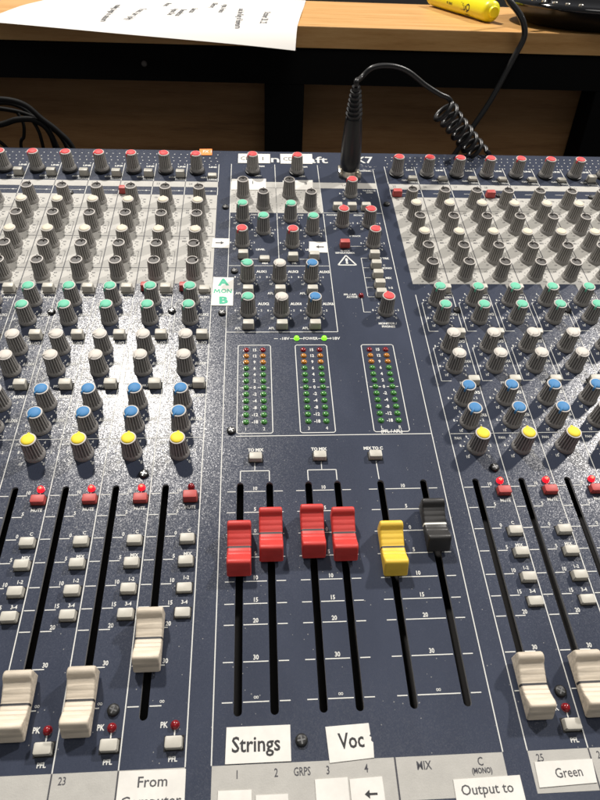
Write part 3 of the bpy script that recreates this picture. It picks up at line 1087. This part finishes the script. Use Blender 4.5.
label([(-35.0, 167.4), (-21.2, 166.9), (-21.3, 139.1), (-35.4, 139.3)], "white label handwritten A MON B in green marker",
      [("A", -28.0, 161.8, 6.4, 1.0, 0.05, 0.05), ("O", -27.6, 153.0, 4.0, 0.8, -0.06, 0.03), ("N", -23.9, 153.0, 4.0, 0.8, -0.06, 0.03), ("B", -27.7, 143.9, 6.4, 1.1, 0.03, 0.05)], ink=INK_GREEN)
label([(-19.9, 324.4), (6.5, 324.5), (6.2, 310.4), (-20.0, 310.2)], "white label over the maker's name, first of two", [("CD", -13.8, 317.0, 5.2, 0.8, 0, 0.01), ("1", 0.4, 317.0, 5.2, 0.8, 0, 0.02)], z=0.2)
label([(15.0, 325.0), (41.8, 325.6), (41.2, 310.4), (14.9, 310.2)], "white label over the maker's name, second of two", [("CD", 21.4, 317.0, 5.2, 0.8, 0, 0.01)], z=0.2)
label([(-24.6, 286.4), (2.5, 287.4), (2.2, 271.8), (-24.8, 271.6)], "curled white label behind two dark knobs on the left", [("1", -8.0, 281.6, 4.2, 0.8, 0, 0.02)], z=0.2)
label([(15.8, 285.2), (39.9, 286.2), (39.2, 272.8), (15.9, 272.0)], "white label behind two dark knobs on the right", [("8", 34.0, 281.2, 3.4, 0.9, 0, 0.02)], z=0.2)
# orange sticker standing at the top edge
lo = label([(-52.2, 330.6), (-41.9, 331.0), (-41.6, 321.4), (-51.8, 321.2)], "orange sticker at the top edge of the panel", [("FX 1", -45.4, 326.6, 3.6, 0.8, 0, 0.02)], z=0.3, m=ORANGE, ink=PRINT)

for o in list(proto.children):
    for c in list(o.children):
        bpy.data.objects.remove(c)
    bpy.data.objects.remove(o)
bpy.data.objects.remove(proto)

# ------------------------------------------------------------------ plug with coiled lead
def pan(x, y, z):
    p = CON_M @ Vector((x, y, z))
    return (p.x, p.y, p.z)


base = Vector(pan(70.6, 296.5, 0.0))
plug = tag(empty("lead_with_plug", base, (TILT, 0, 0)), "black cable plug standing in the console with a coiled lead", "cable")
g = MB()
g.lathe([(8.4, 0.2), (8.4, 2.2), (7.9, 3.0), (7.6, 6.2), (7.2, 6.4)], 28)
g.box(-9.4, -5, 0.25, -6.2, 5, 5.6, 0, 0.8)
g.box(4.6, -8.4, 0.25, 8.6, -3.6, 5.2, 0, 0.8)
g.build("metal_collar", STEEL, plug, 40)
g = MB()
g.lathe([(7.4, 6.0), (7.9, 6.8), (8.05, 14), (8.0, 23), (7.6, 32), (7.0, 40), (6.4, 46.5), (6.0, 48.5)], 28)
pb = g.build("plug_body", RUBBER, plug, 40)
g = MB()
prof = [(5.6, 48.4)]
for k in range(6):
    z = 49 + k * 3.4
    r = 6.3 - k * 0.42
    prof += [(r - 1.1, z), (r - 1.1, z + 1.5), (r, z + 1.6), (r, z + 2.8), (r - 1.1, z + 2.9)]
prof += [(3.2, 70.2), (3.0, 72.0)]
g.lathe(prof, 24)
g.build("strain_relief", RUBBER, plug, 35)
# lean the whole plug a little to the operator
plug.rotation_euler = (TILT + math.radians(2.5), math.radians(-2.5), 0)
PM = Matrix.Translation(base) @ plug.rotation_euler.to_matrix().to_4x4()
inv = PM.inverted()
tip = PM @ Vector((0, 0, 71.5))
tip2 = PM @ Vector((0, 0, 76))
path = smooth_path([tip, tip2, (74, 296, 226), (83.5, 300, 233), (98, 303, 234), (112, 306, 230), (128, 309, 220), (141, 311, 213.4), (149, 312, 210.2), (152.4, 313, 205.5), (150.0, 314, 201)], 8)
a0, a1 = Vector((146.5, 316, 202)), Vector((186, 322, 164))
ax = (a1 - a0).normalized()
e1 = ax.cross(Vector((0, 1, 0))).normalized()
e2 = ax.cross(e1)
turns = 7.0
coil = []
for k in range(int(turns * 22) + 1):
    th = 2 * math.pi * k / 22
    u = k / (turns * 22)
    rr = 9.6 - 2.0 * min(1.0, 4 * u)
    coil.append(a0 + (a1 - a0) * u + (e1 * math.cos(th + 0.6) + e2 * math.sin(th + 0.6)) * rr)
pts = path[:-4] + smooth_path([path[-4], path[-2], coil[0], coil[2]], 4)[:-4] + coil
tail = smooth_path([coil[-1], coil[-1] + Vector((6, 6, -8)), Vector((200, 335, 120)), Vector((204, 340, 40)), Vector((230, 345, 4))], 6)
pts += tail[1:]
g = MB()
g.tube([tuple(inv @ Vector(p)) for p in pts], 1.9, 10)
g.build("coiled_cable", CABLE, plug, 60)

# ------------------------------------------------------------------ black cable hanging over the shelf edge
g = MB()
pts = smooth_path([(275.1, 468.8, 286.4), (239.1, 443.3, 284.1), (213.6, 422.4, 276.0), (217.0, 411.9, 269.0), (227.4, 409.6, 259.7), (234.5, 409.6, 250.4), (237.3, 410.7, 239.9), (232.1, 411.9, 223.6), (219.3, 414.3, 186.5), (205.4, 415.3, 158.6), (193.8, 417.7, 133.0), (168, 424, 80), (156, 440, 30), (130, 445, 4)], 8)
g.tube([tuple(p) for p in pts], 2.65, 12)
tag(g.build("power_cable", GREYCABLE, None, 60), "black cable running down over the shelf edge beside the highlighter", "cable")

# cables drooping behind the left end of the console
LEFT = [
    ([(-260, 338, 192), (-225, 336, 196), (-205, 335, 197), (-191, 335, 193), (-181, 336, 183), (-170, 337, 173), (-160, 338, 158), (-154, 340, 120), (-150, 345, 3)], 3.0, "thick black cable arching highest behind the left end of the console"),
    ([(-265, 342, 186), (-228, 341, 189), (-208, 341, 188), (-192, 341, 184), (-178, 341, 176), (-166, 341, 158), (-160, 342, 100), (-158, 346, 3.4)], 2.4, "black cable dropping just under the highest one"),
    ([(-262, 336, 172), (-235, 335, 175), (-214, 335, 178), (-200, 335, 182), (-186, 336, 181), (-176, 338, 168), (-170, 341, 120), (-172, 346, 3)], 3.2, "black cable rising from the left edge in the middle of the bunch"),
    ([(-200, 339, 186), (-197, 338, 178), (-199, 338, 168), (-204, 339, 156), (-208, 342, 90), (-214, 346, 2.2)], 1.9, "thin black cable hanging leftmost of the bunch"),
    ([(-190, 337, 183), (-186, 337, 174), (-185, 338, 160), (-185, 341, 100), (-190, 347, 2.2)], 1.9, "thin black cable hanging straight down in the bunch"),
    ([(-262, 345, 180), (-236, 345, 186), (-216, 345, 192), (-200, 345, 190), (-188, 345, 180), (-179, 345, 166), (-176, 346, 110), (-182, 352, 2)], 2.2, "black cable curving lowest through the middle of the bunch, farthest back"),
    ([(-262, 333, 166), (-240, 333, 170), (-226, 333, 169), (-214, 334, 160), (-208, 336, 140), (-206, 343, 60), (-214, 352, 2)], 2.0, "black cable leaving the bunch lowest at the left edge"),
]
for k, (pp, r, lb) in enumerate(LEFT):
    g = MB()
    g.tube([tuple(p) for p in smooth_path(pp, 7)], r * 0.72, 10)
    tag(g.build("loose_cable", DULL, None, 60), lb, "cable", "loose cables behind the console")

# ------------------------------------------------------------------ things on the shelf
ZS = 243.9
# highlighter pen lying on its side
A = Vector((224.0, 471.2, ZS + 9.7))
B = Vector((190.3, 624.5, ZS + 9.0))
d = (A - B).normalized()
pen = tag(empty("highlighter_pen", A), "yellow highlighter pen lying on the shelf", "highlighter pen")
rot = d.to_track_quat('Z', 'Y').to_matrix()
pen.rotation_euler = rot.to_euler()
g = MB()
g.lathe([(8.2, -132), (8.6, -128), (8.9, -100), (9.0, -52), (9.0, -24)], 32)
g.build("barrel", YELLOW_PEN, pen, 40)
g = MB()
g.lathe([(9.0, -23.9), (9.35, -23.5), (9.5, -6), (9.1, -2.5), (7.6, -0.3), (5.6, 0.3), (5.4, 0.5)], 32)
g.build("end_collar", YELLOW_PEN, pen, 40)
g = MB()
g.lathe([(5.0, 0.45), (4.9, 2.9), (4.4, 3.6), (0.4, 3.8)], 24)
g.build("end_plug", YELLOW_PEN, pen, 40)
# script on the barrel, upside down to the viewer, wrapped round the side that faces the camera
cam_l = (Matrix.Translation(A) @ rot.to_4x4()).inverted() @ CAM_P
side = Vector((cam_l.x, cam_l.y))
side.normalize()
th0 = math.atan2(side.y, side.x) + 0.25


def wrap_text(tx, zc, h, cond, dth):
    vs, fs = text_mesh(tx, 0.02, 'CENTER')
    k = h / 0.7
    out = []
    for a, b in vs:
        z = zc - a * k * cond
        th = th0 + dth - b * k / 9.0
        out.append((9.12 * math.cos(th), 9.12 * math.sin(th), z))
    return out, fs


g = MB()
for tx, zc, h, cond, dth in (("Quill", -40, 6.4, 1.15, 0.0), ("highlighter", -38, 1.7, 1.0, 0.75), ("CHISEL TIP", -74, 2.2, 0.9, 0.0)):
    vs, fs = wrap_text(tx, zc, h, cond, dth)
    g.add(vs, fs)
g.build("lettering", INK, pen)

# glossy black rounded device
gear = tag(empty("black_device", (322, 484, ZS)), "glossy black rounded device at the right end of the shelf", "device")
g = MB()
g.lathe([(52, 0.1), (58, 1.0), (68, 7), (77, 13), (79.5, 16.5)], 64)
g.build("base", mat("satin_black", (0.008, 0.008, 0.008), 0.35), gear, 40)
g = MB()
g.lathe([(79.6, 16.6), (80.4, 18.0), (79.6, 20.2), (76, 21.6), (70, 22.4), (66, 25), (58, 31), (44, 38), (24, 43), (4, 44.5)], 64)
g.build("shell", GLOSS, gear, 50)
g = MB()
for k in range(5):
    a = math.radians(205 + k * 9)
    g.lathe([(2.2, 0), (2.2, 1.0), (1.6, 1.5), (0.2, 1.6)], 12, 0, None, 74 * math.cos(a), 74 * math.sin(a))
    for q in range(len(g.v) - 48, len(g.v)):
        v = g.v[q]
        g.v[q] = (v[0], v[1], v[2] + 21.6)
g.build("stud", STEEL, gear, 40)

# printed sheet of paper drooping over the shelf edge
C0 = Vector((29.5, 386.9, 0))
uu = Vector((-0.9955, 0.075, 0)).normalized()
vv = Vector((0.105, 0.9945, 0)).normalized()
sheet = tag(empty("paper_sheet", (29.5, 386.9, ZS)), "printed white paper sheet drooping over the shelf edge", "paper")
UW, VH = 262.0, 216.0


def sag(x, y):
    """height of the sheet: flat on the board, bending down past its front edge"""
    over = max(0.0, 421.0 - y)
    z = 0.35 - 0.016 * over ** 1.95
    z += 0.5 * math.sin(x * 0.021 + 1.0) * min(1, over / 12)
    if y > 421:
        z += 0.5 * (1 - math.cos((y - 421) * 0.05)) * (0.5 + 0.5 * math.sin(x * 0.02))
    return z


def sp(u, v, dz=0.0):
    p = C0 + uu * u + vv * v
    return (p.x - C0.x, p.y - C0.y, sag(p.x, p.y) + dz)


g = MB()
NU, NV = 40, 46
vs = []
for dz in (0.0, 0.14):
    for i in range(NU + 1):
        for j in range(NV + 1):
            vs.append(sp(UW * i / NU, VH * j / NV, dz))
off = (NU + 1) * (NV + 1)
fs = []
for i in range(NU):
    for j in range(NV):
        a = i * (NV + 1) + j
        b, c, d2 = a + NV + 1, a + NV + 2, a + 1
        fs.append((a, b, c, d2))
        fs.append((off + a, off + d2, off + c, off + b))
rim = [i * (NV + 1) for i in range(NU + 1)] + [NU * (NV + 1) + j for j in range(1, NV + 1)] + [i * (NV + 1) + NV for i in range(NU - 1, -1, -1)] + [j for j in range(NV - 1, 0, -1)]
for k in range(len(rim)):
    a, b = rim[k], rim[(k + 1) % len(rim)]
    fs.append((a, a + off, b + off, b))
g.add(vs, fs)
g.build("sheet", SHEET, sheet, 50)


def page_line(tx, u, v, h, ang=0.10):
    """a line of print that ends at (u, v) and runs towards the viewer"""
    vs2, fs2 = text_mesh(tx, 0.02, 'RIGHT')
    k = h / 0.7
    out = []
    for a, b in vs2:
        a, b = a * k * 1.35, b * k
        out.append(sp(u - a * math.sin(ang) - b * math.cos(ang), v - a * math.cos(ang) + b * math.sin(ang), 0.24))
    g = MB()
    g.add(out, fs2)
    g.build("printed_line", INK_SOFT, sheet)


for tx, u, v, h, a in (("October 28, 22", 31, 33, 6.2, 0.03), ("soul, the King of Heaven", 51, 16, 5.8, 0.09), ("organ, 6 voices", 77, 92, 5.6, 0.06), ("Sanctus", 104, 84, 5.6, 0.06), ("Benedictus", 112, 58, 5.6, 0.06),
                       ("Agnus Dei", 120, 62, 5.6, 0.06), ("Trans. (arr. Joly)", 148, 22, 6.0, 0.06), ("reading, begin in unison", 167, 14, 5.8, 0.14), ("Offertory", 91, 126, 5.6, 0.06), ("Motet", 137, 124, 5.6, 0.06)):
    page_line(tx, u, v, h, a)
